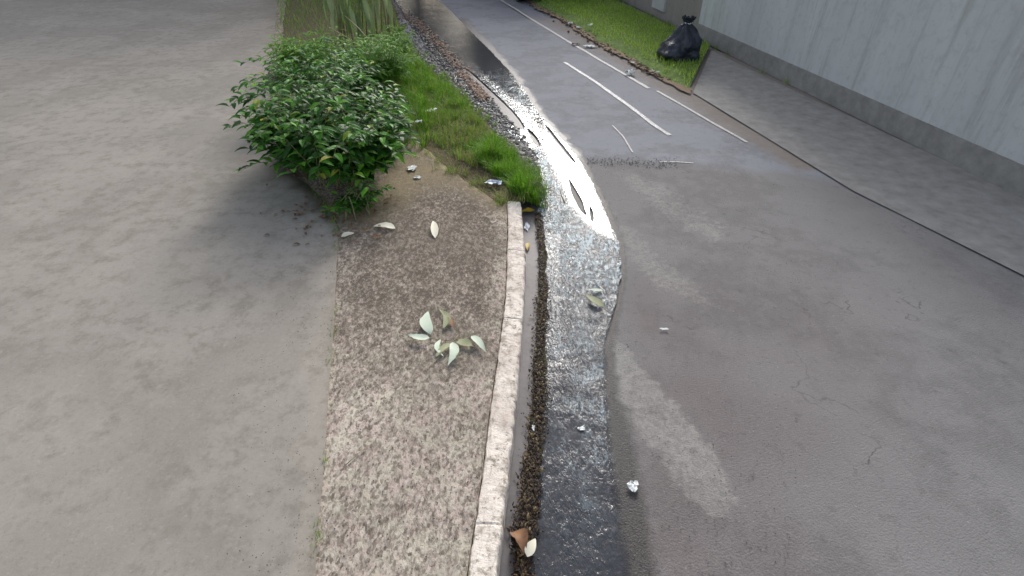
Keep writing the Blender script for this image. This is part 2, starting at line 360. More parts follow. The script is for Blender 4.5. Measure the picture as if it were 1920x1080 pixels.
def leafvf(base, tip, width, up=Vector((0, 0, 1)), curl=.15, fold=.2, n=7, pet=0.0, wob=0.0):
    base, tip = Vector(base), Vector(tip); d = tip-base; L = d.length; dn = d/L
    side = dn.cross(up)
    if side.length < 1e-3: side = dn.orthogonal()
    side.normalize(); nn = side.cross(dn).normalized()
    vs, fs = [], []; sc = random.uniform(-1, 1)*wob
    for i in range(n):
        t = i/(n-1); wd = width*.5*(math.sin(math.pi*min(1, t**.8))**.75)*(1.08-.25*t)
        if i == 0: wd = width*.04
        if i == n-1: wd = width*.02
        c = base+d*t+nn*(math.sin(math.pi*t)*curl*L)+side*math.sin(math.pi*t)*sc*L
        ww = wob*width*random.uniform(-.5, .5)
        vs += [c-side*wd+nn*(fold*wd+ww), c, c+side*wd+nn*(fold*wd-ww)]
        if i: o = 3*i; fs += [(o-3, o-2, o+1, o), (o-2, o-1, o+2, o+1)]
    return vs, fs
def blade(p, h, wd, lean, az, n=3):
    s = Vector((math.cos(az+1.57), math.sin(az+1.57), 0)); l = Vector((math.cos(az), math.sin(az), 0))
    vs, fs = [], []
    for i in range(n+1):
        t = i/n; c = Vector(p)+l*(lean*h*t*t)+Vector((0, 0, h*(t-.35*lean*t*t))); q = wd*.5*(1-t**1.6)
        if i == n: vs.append(c); fs.append((2*i-2, 2*i-1, 2*i))
        else:
            vs += [c-s*q, c+s*q]
            if i: fs.append((2*i-2, 2*i-1, 2*i+1, 2*i))
    return vs, fs
def stone(c, r, flat=.6):
    vs, fs = [], []; bm = bmesh.new(); bmesh.ops.create_icosphere(bm, subdivisions=1, radius=r)
    s = random.uniform(0, 99); rz = Matrix.Rotation(random.uniform(0, 6), 3, 'Z'); e = random.uniform(.7, 1.3)
    for v in bm.verts:
        q = v.co*(1+.35*noise.noise(v.co/r*1.1+Vector((s, s, s)))); q.x *= e; q.z *= flat; vs.append(rz @ q+Vector(c))
    fs = [tuple(v.index for v in f.verts) for f in bm.faces]; bm.free(); return vs, fs
STONES = [stone((0, 0, 0), 1.0) for _ in range(8)]
def faststone(c, r, flat=1):
    vs, fs = random.choice(STONES); c = Vector(c); t = random.uniform(0, 6.28); ca, sa = math.cos(t)*r, math.sin(t)*r
    return [c+Vector((v.x*ca-v.y*sa, v.x*sa+v.y*ca, v.z*r*flat)) for v in vs], fs
def crumple(c, sx, sy, sz, seed=0, n=9):
    """a thin crumpled sheet"""
    vs, fs = [], []
    for i in range(n):
        for j in range(n):
            u, v = i/(n-1)-.5, j/(n-1)-.5
            rr_ = max(abs(u), abs(v))*1.1/max(1e-6, math.hypot(u, v)); u, v = u*rr_, v*rr_
            q = noise.noise_vector(Vector((u*4+seed, v*4, seed*1.7))); k = noise.noise(Vector((u*5+seed, v*5, 9+seed)))
            e = 1-.5*abs(noise.noise(Vector((math.atan2(v, u)*1.5, seed, 2))))
            vs.append(Vector(c)+Vector(((u*e+q.x*.30)*sx, (v*e+q.y*.30)*sy, max(0.0, .4+k*.7+q.z*.2)*sz*.8)))
    for i in range(n-1):
        for j in range(n-1): fs.append((i*n+j, (i+1)*n+j, (i+1)*n+j+1, i*n+j+1))
    return vs, fs
# ---------------------------------------------------------------- outlines (world metres, laid out on the ground)
KZ = .12
kerb_out = resample(W([(905,1500),(918,1250),(932,1080),(952,900),(967,760),(976,660),(983,560),(985,480),(981,425),(977,378)], KZ), .06)
kerb_in = resample(W([(820,1500),(850,1250),(876,1080),(903,900),(922,750),(940,620),(948,550),(951,480),(952,425),(951,376)], KZ), .06)
# ground far and wide
GR = 60
struct(mesh('ground', [(-GR,-GR,-.03),(GR,-GR,-.03),(GR,GR*3,-.03),(-GR,GR*3,-.03)], [(0,1,2,3)], M_TURF))
wedge = [(1141,618),(1175,650),(1215,700),(1262,745),(1330,830),(1400,960),(1320,970),(1262,905),(1215,835),(1180,795),(1150,765),(1143,700)]
pales = [wedge, [(1160,332),(1195,326),(1240,342),(1275,366),(1330,400),(1370,440),(1350,455),(1310,440),(1262,417),(1215,378)],
         [(1130,390),(1180,425),(1215,455),(1255,490),(1340,560),(1310,575),(1225,530),(1175,480)]]
seam = [(1060,292),(1110,300),(1265,306),(1500,330),(1920,380),(2300,420)]
redp = [(1190,540),(1270,500),(1360,540),(1400,640),(1440,900),(1420,1200),(1180,1200),(1170,900),(1160,800),(1300,800),(1230,660)]
water_r = [(775,-60),(800,-20),(832,10),(880,58),(930,108),(975,160),(1008,213),(1042,250),(1077,290),(1102,330),(1126,380),(1144,425),(1160,465),(1163,520),(1152,580),(1141,640),(1143,700),(1150,760),(1160,830),(1172,900),(1188,1000),(1205,1100),(1230,1250),(1260,1500)]
water_l = [(900,1500),(935,1250),(968,1100),(985,1000),(995,900),(1008,800),(1014,700),(1018,600),(1022,500),(1012,430),(1004,405),(1014,385),(1008,352),(985,312),(950,262),(905,208),(862,160),(815,105),(772,50),(740,0),(700,-60)]
def pxd(poly): return lambda x, y: sd(PX((x, y, 0)), poly)
def seamy(px):
    for (x0, y0), (x1, y1) in zip(seam, seam[1:]):
        if px <= x1: return y0+(y1-y0)*max(0, px-x0)/(x1-x0)
    return seam[-1][1]
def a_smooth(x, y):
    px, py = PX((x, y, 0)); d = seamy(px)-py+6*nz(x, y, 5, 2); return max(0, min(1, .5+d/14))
def a_pale(x, y):
    q = PX((x, y, 0)); return max(max(0, min(.74 if w_ < 20 else .64, .42+(sd(q, p)+(5 if w_ < 20 else 12)*nz(x, y, 7, 9))/w_)) for p, w_ in zip(pales, (16, 30, 50)))
def a_red(x, y):
    q = PX((x, y, 0)); v = min(1, max(0, (q[1]-470)/120))*max(0, min(1, (1750-q[0])/500))*max(0, min(1, (q[0]-1150)/60))
    return v*max(0, min(1, .65+.9*nz(x, y, 1.3, 6)))
WR = W(water_r+water_l)
def a_wet(x, y):
    q = PX((x, y, 0)); d = edist(q, water_r, False); inn = sd(q, water_r+water_l)
    k = 15+10*nz(x, y, 5, 3) if q[1] < 430 else (14 if q[1] < 760 else 34)
    if inn > 0: return 1.0
    return max(0, 1-d/(k*1.6))
edge_line = [(850,-52),(940,0),(1265,190)]
def a_soilm(x, y):
    q = PX((x, y, 0)); s = (q[1]-(q[0]-940)*.585)       # negative = beyond the edge line
    return max(0, min(.85, -s/18+.1)) if q[1] < 320 else 0
RA = dict(smooth=a_smooth, pale=a_pale, red=a_red, wet=a_wet, soil=a_soilm)
near_out = [P(x, y) for x, y in [(700,1500),(2100,1500)]]
near_out = [(-.9,-.3),(3.2,-.3),(4.4,3.0),(5.5,5.0),(4,7),(2.5,12),(-4.5,12),(-3.0,8),(-1.6,5),(-.5,3)]
hroad = lambda x, y: .006*nz(x, y, 1.2, 5)
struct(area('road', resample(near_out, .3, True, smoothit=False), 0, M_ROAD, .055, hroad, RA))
# outlying road surface all round, a little lower
fa = [(-8,-6),(22,-6),(40,10),(40,14),(-20,60),(-30,60),(-8,14)]
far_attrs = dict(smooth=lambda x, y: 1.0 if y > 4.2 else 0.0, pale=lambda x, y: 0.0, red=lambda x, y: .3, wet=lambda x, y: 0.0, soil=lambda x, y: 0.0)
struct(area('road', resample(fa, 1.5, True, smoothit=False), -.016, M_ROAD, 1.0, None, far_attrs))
# ---------------------------------------------------------------- pavement slab and kerb
slab_up = W([(948,388),(905,362),(868,336),(832,306),(805,285),(780,266),(735,262),(690,270),(640,310),(590,335),(555,330),(535,285),(530,220),(525,120),(535,0),(545,-120),(550,-170)], KZ)
slab_edge = [Vector((p[0]-.004-.005*nz(p[0], p[1], 12), p[1])) for p in kerb_in]
slab_o = [(p.x, p.y) for p in slab_edge] + [(p.x, p.y) for p in resample(slab_up, .12, False, .05)] + [(-16, 34), (-22, 12), (-12, 2), (-6, -1.5), (-.6, -1.5)]
slab_o = [p for p in slab_o]
dirtc = [(690,395),(705,345),(760,300),(830,285),(905,350),(950,385),(860,345),(790,350),(740,395),(700,415)]
def a_clean(x, y):
    q = PX((x, y, KZ)); v = (q[1]-560)/240
    v = max(v, .9-edist((x, y), kerb_in, False)/.16) if q[1] > 380 else v
    if q[0] < 700 and q[1] < 700: v = max(v, min(.55, (700-q[0])/260))
    return max(0, min(1, v))
def a_dirt(x, y):
    q = PX((x, y, KZ)); d = sd(q, dirtc); v = .5+d/45
    v2 = 1-edist(q, [(655,400),(700,395),(760,300),(800,285),(900,350),(950,382)], False)/38
    e = .85*(1-(380-q[1])/90) if 0 else 0
    return max(0, min(1, max(v, v2, e)))
struct(area('pavement', slab_o, KZ-.004, M_SLAB, .06, lambda x, y: .004*nz(x, y, 2.5, 1), dict(clean=a_clean, dirt=a_dirt), skirt=.05))
# smoother forecourt behind the pavement, laid a few millimetres proud
fc = resample(W([(560,1500),(590,1080),(612,800),(628,560),(632,430),(612,385),(575,345),(535,322)], KZ), .1, False, .008)+resample(W([(505,240),(510,120),(520,0),(535,-165)], KZ), .3)
fc = [(p.x, p.y) for p in fc]+[(-15.8, 33), (-21.5, 12), (-11.6, 2), (-5.8, -1.4)]
struct(area('forecourt', fc, KZ+.004, M_FORE, .16, lambda x, y: .003*nz(x, y, 1.5, 1), skirt=.02))
# dark dirt in the joint between slab and kerb
jo = [(p.x+.012, p.y) for p in kerb_in]+[(p.x-.05, p.y) for p in reversed(kerb_in)]
struct(area('joint_dirt', jo, KZ-.022, M_JOINT, .03, lambda x, y: .006*nz(x, y, 20)))
# kerb, in lengths with open joints
def kerb_part(i0, i1):
    vs, fs = [], []
    prof = [(0, 0.0, -.13), (0, 0.0, -.012), (.05, 0.0, -.002), (.14, 0.0, 0.0), (.3, 0, .001), (.5, 0, .001), (.7, 0, .001), (.84, 0, 0), (.93, 0, -.004), (.985, 0, -.014), (1.0, 0.0, -.03), (1.02, 0, -.128)]
    L = None
    for i in range(i0, i1+1):
        t = i/400; A = lerp_path(kerb_in, t); B = lerp_path(kerb_out, t)
        ww = 1.0+.05*noise.noise(Vector((t*30, 1, 1)))+.02*noise.noise(Vector((t*110, 4, 1)))
        for (u, _, dz) in prof:
            c = A.lerp(B, u*(ww if u > .8 else 1)); n_ = .005*nz(c.x, c.y, 16, u*3)+.003*min(0, .1+nz(c.x, c.y, 40, u*9)) if dz > -.1 else 0
            cc_ = -.004 if i in (i0, i1) else 0; vs.append((c.x+n_, c.y, KZ+dz+cc_+n_*(.7 if u < .9 else 1)))
    k = len(prof)
    for i in range(i1-i0):
        for j in range(k-1): fs.append((i*k+j, i*k+j+1, (i+1)*k+j+1, (i+1)*k+j))
    fs.append(tuple(range(k))); fs.append(tuple((i1-i0)*k+j for j in reversed(range(k))))
    fs = [tuple(reversed(f)) for f in fs]
    return vs, fs
def lerp_path(path, t):
    if not hasattr(lerp_path, 'c'): lerp_path.c = {}
    key = id(path)
    if key not in lerp_path.c:
        l = [0]
        for p, q in zip(path, path[1:]): l.append(l[-1]+(q-p).length)
        lerp_path.c[key] = l
    l = lerp_path.c[key]; s = t*l[-1]
    for i in range(len(l)-1):
        if s <= l[i+1]+1e-9:
            return path[i].lerp(path[i+1], (s-l[i])/max(1e-9, l[i+1]-l[i]))
    return path[-1]
def kt(py):   # parameter for a pixel row
    return min(range(401), key=lambda i: abs(PX((*lerp_path(kerb_out, i/400), KZ))[1]-py))
k0, k1, k2, k3 = kt(1300), kt(985), kt(598), kt(470)
kb = MB()
for a0, a1 in ((0, k0), (k0, k1), (k1, k2), (k2, k3), (k3, 400)): kb.add(kerb_part(a0, a1))
struct(kb.build('kerb', M_KERB, smooth=False))
# gutter channel
g_in = [Vector((p.x-.02, p.y)) for p in kerb_out]
g_out = resample(W([(930,1500),(965,1250),(985,1100),(995,1000),(1004,900),(1010,800),(1016,700),(1020,600),(1018,500),(1012,430),(1000,385)], .01), .06)
struct(area('gutter', g_in+list(reversed(g_out)), .012, M_GUTTER, .04, lambda x, y: .003*nz(x, y, 4)))
# ---------------------------------------------------------------- verge soil, this side
verge_edge = [(1014,380),(1004,350),(982,316),(945,270),(895,212),(845,165),(800,125),(768,85),(748,40),(735,0),(700,-60),(640,-140)]
vo = [(p.x, p.y) for p in W([(977,385)], .05)]+[(q.x, q.y) for q in resample(W(verge_edge, .02), .08, False, .03)]
vo += [(q[0], q[1]) for q in [(-12, 34)]]+[(q.x-.10, q.y-.05) for q in reversed(resample(slab_up, .2))]
VE = W(verge_edge, .02)
def hverge(x, y): return min(.09, .5*edist((x, y), VE, False))+.012*nz(x, y, 6)
struct(area('verge_soil', vo, .012, M_SOIL, .09, hverge))
# ---------------------------------------------------------------- running water
isl = [[(1066,338),(1076,352),(1090,376),(1097,398),(1100,407),(1092,404),(1080,385),(1070,362)],
       [(1105,390),(1110,396),(1113,408),(1112,420),(1107,417),(1105,404)],
       [(990,245),(1000,252),(1010,266),(1014,277),(1006,276),(996,264)],
       [(1090,300),(1098,304),(1099,308),(1092,304)],
       [(868,128),(885,138),(915,165),(948,196),(972,222),(984,242),(972,244),(950,230),(925,205),(895,172),(872,142)]]
isl[3] = [(1022,237),(1030,243),(1050,268),(1072,296),(1080,308),(1076,308),(1062,294),(1040,266),(1026,246)]
wo = resample(WR, .03, True, .016)
holes = [resample(W(h), .02, True, .002) for h in isl]
calm1 = [(996,222),(1012,214),(1042,250),(1077,290),(1102,330),(1126,380),(1146,425),(1150,452),(1120,440),(1095,418),(1068,385),(1052,345),(1030,300),(1005,262)]
dark1 = [(775,-60),(800,-20),(832,10),(880,58),(930,108),(975,160),(1008,213),(985,212),(950,185),(915,150),(880,112),(850,75),(800,20),(740,-60)]
midstrip = [(850,75),(880,112),(915,150),(950,185),(985,212),(1000,250),(1010,280),(990,280),(960,250),(930,215),(890,165),(850,110)]
def a_rip(x, y):
    q = PX((x, y, 0)); py = q[1]
    base = 1.0 if py < 660 else max(.6, 1-(py-660)/600)
    if py < 230: base = max(.16, min(1, (py-90)/130 if q[0] < 985 else .2))
    if 560 < py: base *= .85+.6*nz(x, y, 4)
    if py > 440 and q[0] < 1050: base *= .7
    for p, k, s in ((calm1, .10, 14), (dark1, .18, 12), (midstrip, .3, 12)):
        m = max(0, min(1, .5+sd(q, p)/s)); base = base*(1-m)+k*m
    return max(.05, min(1.2, base))
def a_foam_glint(x, y):  # where foam and painted sparkle lighten the ripples
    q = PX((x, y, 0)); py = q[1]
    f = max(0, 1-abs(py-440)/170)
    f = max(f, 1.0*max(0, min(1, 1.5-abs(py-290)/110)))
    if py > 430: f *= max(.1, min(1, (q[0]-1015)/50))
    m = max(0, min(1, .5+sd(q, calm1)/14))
    if py > 520: f = max(f, .42*max(0, 1-abs(py-720)/340)*max(0, min(1, .55+1.2*nz(x, y, 6, 3)))*(1 if q[0] > 1040 else .3))  # patchy light specks painted as sparkle on the nearer water
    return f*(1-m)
def a_thick(x, y):
    q = PX((x, y, 0)); d = edist(q, water_r, False)
    if q[1] < 560: return 1.0
    k = min(60, 6+(q[1]-560)*.13); return min(1.0, d/k+max(0, 1-(q[1]-560)/60))
def hwater(x, y):
    r = a_rip(x, y)
    return .0045*r*noise.noise(Vector((x*26, y*17, 0)))+.003*r*noise.noise(Vector((x*60+9, y*40, 4)))+.002*nz(x, y, 2)
wat = area('running_water', wo, .017, M_WATER, .022, hwater, dict(rip=a_rip, foam_glint=a_foam_glint, thick=a_thick), holes=holes)
struct(wat)
dl = MB()
for i in range(170):
    q = P(random.gauss(640, 60), random.gauss(395, 28), KZ+.008)
    if q.x > P(745, 400).x: continue
    az = random.uniform(0, 6.28); L = random.uniform(.02, .06); dl.add(leafvf(q, q+Vector((math.cos(az)*L, math.sin(az)*L, random.uniform(0, .01))), L*.4, n=5, curl=.15))
struct(dl.build('dead_leaves', M_BROWN), 'stuff')
# ---------------------------------------------------------------- road markings
def strip(name, pts, wd, mat, z, step=.15, frag=0):
    c = resample(W(pts), step, smoothit=False); L, R_ = [], []
    for i, p in enumerate(c):
        d = (c[min(i+1, len(c)-1)]-c[max(i-1, 0)]).normalized(); n_ = Vector((-d.y, d.x))
        k = wd*.5*(1+.18*noise.noise(Vector((p.x*6, p.y*6, 2)))); L.append(p+n_*k); R_.append(p-n_*k)
    vs = [(p.x, p.y, z+hroad(p.x, p.y)) for p in L]+[(p.x, p.y, z+hroad(p.x, p.y)) for p in R_]; n = len(L)
    fs = [(i+1, i, n+i, n+i+1) for i in range(n-1)]
    return struct(mesh(name, vs, fs, mat))
strip('edge_line', [(855,-49),(940,1),(1060,75),(1150,128),(1216,166)], .05, M_PAINT2, .006)
strip('edge_line', [(1232,171),(1265,190),(1330,228),(1400,268)], .035, M_PAINT2, .006)
strip('lane_line', [(1058,117),(1110,150),(1170,192),(1225,234),(1256,254)], .052, M_PAINT, .0065)
strip('faded_line', [(1148,236),(1168,256),(1186,286)], .016, M_PAINT2, .006)
strip('seam_line', [(1238,304),(1270,305),(1300,307)], .016, M_PAINT2, .006)
# ---------------------------------------------------------------- gravel along the water's edge
gm = MB(); gpoly = [(744,5),(800,55),(850,112),(905,175),(960,235),(1000,290),(1010,345),(985,316),(945,268),(895,210),(845,163),(800,123),(765,80),(745,40)]
cnt = 0
while cnt < 5200:
    px, py = random.uniform(735, 1012), random.uniform(-60, 350)
    if random.random() > (py+260)/600: continue
    if sd((px, py), gpoly) < random.uniform(-8, 4): continue
    q = P(px, py, .015); r = random.choice([.006, .009, .012, .016, .022])*random.uniform(.7, 1.2)
    gm.add(faststone((q.x, q.y, .012+r*.3), r)); cnt += 1
struct(gm.build('gravel', M_GRAV), 'stuff')
sm = MB()
for i in range(900):
    t = random.random(); i0 = min(4, int(t*5)); pl = [(748,22),(790,50),(830,90),(862,130),(890,165),(910,185)]
    u = t*5-i0; px = pl[i0][0]+(pl[i0+1][0]-pl[i0][0])*u+random.gauss(0, 5); py = pl[i0][1]+(pl[i0+1][1]-pl[i0][1])*u+random.gauss(0, 4)
    q = P(px, py, .02); az = random.uniform(0, 6.28); L = random.uniform(.02, .09)
    sm.add(leafvf(q+Vector((0, 0, random.uniform(0, .02))), q+Vector((math.cos(az)*L, math.sin(az)*L, random.uniform(0, .02))), L*.35, n=4))
struct(sm.build('leaf_litter', M_BROWN), 'stuff')
# litter line between gutter and water
lm = MB()
pl = [(1008,400),(1016,450),(1018,520),(1015,600),(1012,680),(1008,760),(1002,840),(994,900),(992,960),(984,1020),(978,1100),(960,1250)]
plw = W(pl, .02)
for i in range(6500):
    t = random.random()**.9*(len(plw)-1); i0 = min(len(plw)-2, int(t)); c = plw[i0].lerp(plw[i0+1], t-i0)
    wd = (.013 if i0 < 2 else .019)*(1+.6*noise.noise(Vector((c.x*3, c.y*5, 7))))
    x = c.x+.02*nz(c.x, c.y, 4, 2)+random.gauss(0, wd); y = c.y+random.gauss(0, .02); az = random.gauss(1.57, .7)
    if random.random() < .45:
        r = random.uniform(.002, .006); lm.add(faststone((x, y, .025+random.uniform(0, .006)), r))
    else:
        L = random.uniform(.006, .03); z = .024+random.uniform(0, .012)
        lm.add(leafvf((x, y, z), (x+math.cos(az)*L, y+math.sin(az)*L, z+random.uniform(-.004, .008)), L*random.uniform(.2, .5), n=4))
struct(lm.build('wet_leaf_litter', M_LITTER), 'stuff')
so_ = [(p.x-.028+.010*nz(p.x, p.y, 9), p.y) for p in resample([(v.x, v.y) for v in plw], .03)]+[(p.x+.030+.018*nz(p.x, p.y, 7, 4), p.y) for p in reversed(resample([(v.x, v.y) for v in plw], .03))]
struct(area('wet_silt', so_, .0235, M_JOINT, .02, lambda x, y: .003*nz(x, y, 20)))
# loose grit on the slab and road
gm = MB()
for i in range(2600):
    if random.random() < .6: px, py, z = random.uniform(400, 945), random.uniform(300, 1080), KZ
    else: px, py, z = random.uniform(1100, 1500), random.uniform(300, 1080), .006
    if z > .1 and px > 700 and not inside(P(px, py, KZ), slab_o): continue
    q = P(px, py, z); r = random.uniform(.0012, .0035); gm.add(faststone(q, r))
for i in range(1100):
    q = P(random.triangular(420, 640, 630), random.uniform(-40, 1080), KZ+.005)
    if not inside(q, fc): continue
    gm.add(faststone(q, random.uniform(.001, .0032)))
for i in range(420):
    px = 1100+random.random()*170; py = seamy(px)+random.gauss(2, 5); q = P(px, py, .006); gm.add(faststone(q, random.uniform(.002, .006)))
struct(gm.build('grit', M_STONE), 'stuff')
# ---------------------------------------------------------------- grass, this side
def scatter_px(poly, n, edge=0):
    xs = [p[0] for p in poly]; ys = [p[1] for p in poly]; out = []
    wp = W(poly, .08); X = [p.x for p in wp]; Y = [p.y for p in wp]
    while len(out) < n:
        q = (random.uniform(min(X), max(X)), random.uniform(min(Y), max(Y)))
        if inside(q, wp): out.append(q)
    return out
gm = MB()
def grassy(poly, n, h, wd, dry=.2, lean=.7):
    for (x, y) in scatter_px(poly, n):
        k = .35+1.1*max(0, .5+1.3*nz(x, y, 4.5, 8)); hh = h*k*random.uniform(.5, 1.2)
        z = .012+hverge(x, y)-.01 if not inside((x, y), slab_o) else KZ-.01
        gm.add(blade((x, y, z), hh, wd*random.uniform(.6, 1.3), random.uniform(.1, lean)*1.3, random.uniform(0, 6.28)), 1 if random.random() < dry else 0)
grassy([(1006,352),(985,318),(948,272),(905,262),(872,285),(905,318),(940,345),(962,368),(985,378),(1012,378)], 7500, .15, .006, .05)
grassy([(948,272),(895,212),(850,200),(800,225),(800,262),(850,300),(895,322),(900,280)], 4500, .11, .005, .5)
grassy([(895,212),(845,163),(800,123),(768,95),(740,90),(740,150),(780,200),(800,240),(850,235)], 8500, .11, .006, .15)
grassy([(768,95),(748,45),(735,0),(700,-40),(640,-60),(640,40),(690,100),(740,130)], 5000, .13, .007, .1)
grassy([(690,110),(745,100),(800,190),(815,262),(790,290),(740,275),(690,230)], 4200, .15, .008, .12)
grassy([(790,285),(800,300),(860,330),(900,352),(948,386),(948,376),(900,335),(850,300),(800,268)], 500, .05, .004, .6)
grassy([(520,-100),(700,-60),(700,80),(640,260),(560,290),(530,230),(522,60)], 9000, .16, .008, .12)
for i in range(60):     # loose tufts that break the edge of the verge
    t = random.random()*(len(verge_edge)-4); i0 = int(t); a_, b_ = W(verge_edge[i0:i0+2]); c = a_.lerp(b_, t-i0)+Vector((random.gauss(0, .05), random.gauss(0, .05), 0)); L_ = random.uniform(.06, .15)
    for k in range(28):
        gm.add(blade((c.x+random.gauss(0, .022), c.y+random.gauss(0, .022), .015), L_*random.uniform(.6, 1.2), .005, random.uniform(.3, 1.2), random.uniform(0, 6.28)), 1 if random.random() < .25 else 0)
for i in range(26):
    c = P(*random.choice([(800,290),(830,305),(860,322),(890,345),(915,356),(940,372),(960,380)]), KZ)+Vector((random.gauss(0, .05), random.gauss(0, .04), -.02)); L_ = random.uniform(.04, .11)
    for k in range(24):
        gm.add(blade((c.x+random.gauss(0, .02), c.y+random.gauss(0, .02), c.z), L_*random.uniform(.6, 1.2), .004, random.uniform(.3, 1.2), random.uniform(0, 6.28)), 1 if random.random() < .6 else 0)
for i in range(34):     # tufts rooted in the joint behind the pavement
    t = random.random()*6; j = min(5, int(t)); jl = W([(575,345),(612,385),(632,430),(628,560),(612,800),(590,1080),(575,1300)], KZ)
    if random.random() < .4 and j > 3: continue
    c = jl[j].lerp(jl[j+1], t-j); L_ = random.uniform(.015, .05)
    for k in range(12): gm.add(blade((c.x+random.gauss(0, .012), c.y+random.gauss(0, .03), KZ), L_*random.uniform(.6, 1.2), .003, random.uniform(.3, 1.2), random.uniform(0, 6.28)), 1 if random.random() < .4 else 0)
struct(gm.build('grass', [M_GRASS, M_DRY]), 'stuff')
# ---------------------------------------------------------------- plants
def foliage(c, rad, n, L, wd, droop=.3, shell=.55, lo=-.2, up=0):
    m = MB(); c = Vector(c); rad = Vector(rad)
    lob = [(c+Vector((random.uniform(-.6, .6)*rad.x, random.uniform(-.6, .6)*rad.y, random.uniform(lo, .6)*rad.z)), random.uniform(.35, .6)) for _ in range(16)]
    for i in range(n):
        o, s = random.choice(lob); d = Vector((random.gauss(0, 1), random.gauss(0, 1), random.gauss(0, 1)))
        d.normalize(); q = o+Vector((d.x*rad.x, d.y*rad.y, d.z*rad.z))*s*random.uniform(shell, 1.0)
        if q.z < .06: q.z = random.uniform(.05, .2)
        az = math.atan2(d.y, d.x)+random.gauss(0, .7); l = L*random.choice((.45, .7, .9, 1.0, 1.2, 1.4))*random.uniform(.85, 1.15)
        tip = q+Vector((math.cos(az)*l, math.sin(az)*l, l*random.uniform(-droop*1.6, droop)))
        m.add(leafvf(q, tip, wd*l/L*random.uniform(.8, 1.15), curl=random.uniform(.02, .14), fold=.3, n=5))
    return m
def stems(m, base, rad, top, n, r=.006):
    for i in range(n):
        b = Vector(base)+Vector((random.gauss(0, .1), random.gauss(0, .1), 0)); t = Vector(base)+Vector((random.uniform(-1, 1)*rad[0]*.8, random.uniform(-1, 1)*rad[1]*.8, top*random.uniform(.6, 1)))
        mid = b.lerp(t, .5)+Vector((0, 0, .1)); m.add(tube([b, b.lerp(mid, .5)+Vector((0, 0, .04)), mid, t], r, r*.4, 5))
def shrub(name, base, rad, h, n, L, wd, mat, label, cat, group=None, **kw):
    e = empty(name, base, label, cat, group)
    f_ = foliage((base[0], base[1], base[2]+h*.5), (rad, rad, h*.55), int(n*.72), L, wd, **kw); m = MB()
    for i in range(int(n*.28/9)):         # arching shoots that break the outline
        az = random.uniform(0, 6.28); o = Vector(base)+Vector((random.gauss(0, rad*.25), random.gauss(0, rad*.25), h*.15)); R_ = rad*random.uniform(.8, 1.35); Z_ = h*random.uniform(.35, 1.25)
        ps = [o+Vector((math.cos(az)*R_*t, math.sin(az)*R_*t, Z_*math.sin(t*2.0))) for t in (0, .25, .5, .75, 1)]
        ps = [Vector((p.x, p.y, max(p.z, base[2]+.01))) for p in ps]; m.add(tube(ps, .003, .0015, 4))
        for k in range(9):
            t = .35+.65*k/8*3.999/4; u = t*4; j = min(3, int(u)); p = ps[j].lerp(ps[j+1], u-j); a2 = az+(1 if k % 2 else -1)*random.uniform(.5, 1.2); l = L*random.uniform(.7, 1.3)
            f_.add(leafvf(p, p+Vector((math.cos(a2)*l, math.sin(a2)*l, random.uniform(-.5, .25)*l)), wd*random.uniform(.8, 1.2), curl=.1, fold=.3, n=5))
    f_.build('foliage', mat, e); stems(m, base, (rad, rad), h, 14, .0045); m.build('stem', M_STEM, e, True); return e
b0 = P(640, 330, .08)
for (px, py, z, rad, h, n, L, wd, mt, nm, lab, grp) in [
    (655, 350, .1, .38, .48, 3000, .095, .050, M_BUSH, 'shrub', 'dense dark green glossy leafed shrub spilling over the corner of the concrete pavement', None),
    (600, 320, .1, .42, .56, 2400, .095, .048, M_BUSH, 'shrub', 'dark green shrub left of the one that touches the pavement corner', None),
    (640, 262, .1, .42, .52, 2800, .095, .046, M_BUSH, 'shrub', 'mid green shrub between the pavement corner shrub and the hanging strap leaves', None),
    (722, 268, .1, .24, .27, 1100, .080, .030, M_BUSH, 'shrub', 'small leafy shrub between the dark corner shrub and the verge grass', None),
    (722, 160, .1, .30, .40, 1900, .095, .018, M_HERB, 'weed_plant', 'loose grey green weeds between the shrubs and the verge grass', 'weeds'),
    (655, 150, .1, .45, .34, 2600, .110, .024, M_HERB, 'weed_plant', 'pale green weeds below the drooping strap leaves at the upper left', 'weeds'),
    (590, 140, .1, .42, .36, 1800, .110, .030, M_HERB, 'weed_plant', 'rank green weeds left of the strap leaved plants, against the paving', 'weeds'),
    (600, 215, .1, .42, .50, 1800, .090, .042, M_BUSH, 'shrub', 'green shrub at the back left of the planting, above the leftmost dark one', None),
    (745, 100, .1, .22, .30, 700, .10, .018, M_HERB, 'weed_plant', 'thin bright weeds where the bare twigs end above the gravel', 'weeds'),
    (675, 175, .1, .30, .46, 1300, .10, .030, M_HERB, 'weed_plant', 'tall bright green weed directly behind the dark corner shrub', 'weeds'),
    (676, 392, KZ, .15, .14, 260, .055, .028, M_BUSH, 'weed_plant', 'small low dark weed on the pavement under the shrub beside the pale fallen leaf', 'weeds'),
    (998, 368, .05, .10, .09, 260, .045, .013, M_HERB, 'weed_plant', 'small weed clump at the kerb end where the water passes', 'weeds')]:
    q_ = P(px, py, z); shrub(nm, (q_.x, q_.y, z), rad, h, n, L, wd, mt, lab, 'weed' if grp else 'shrub', grp)
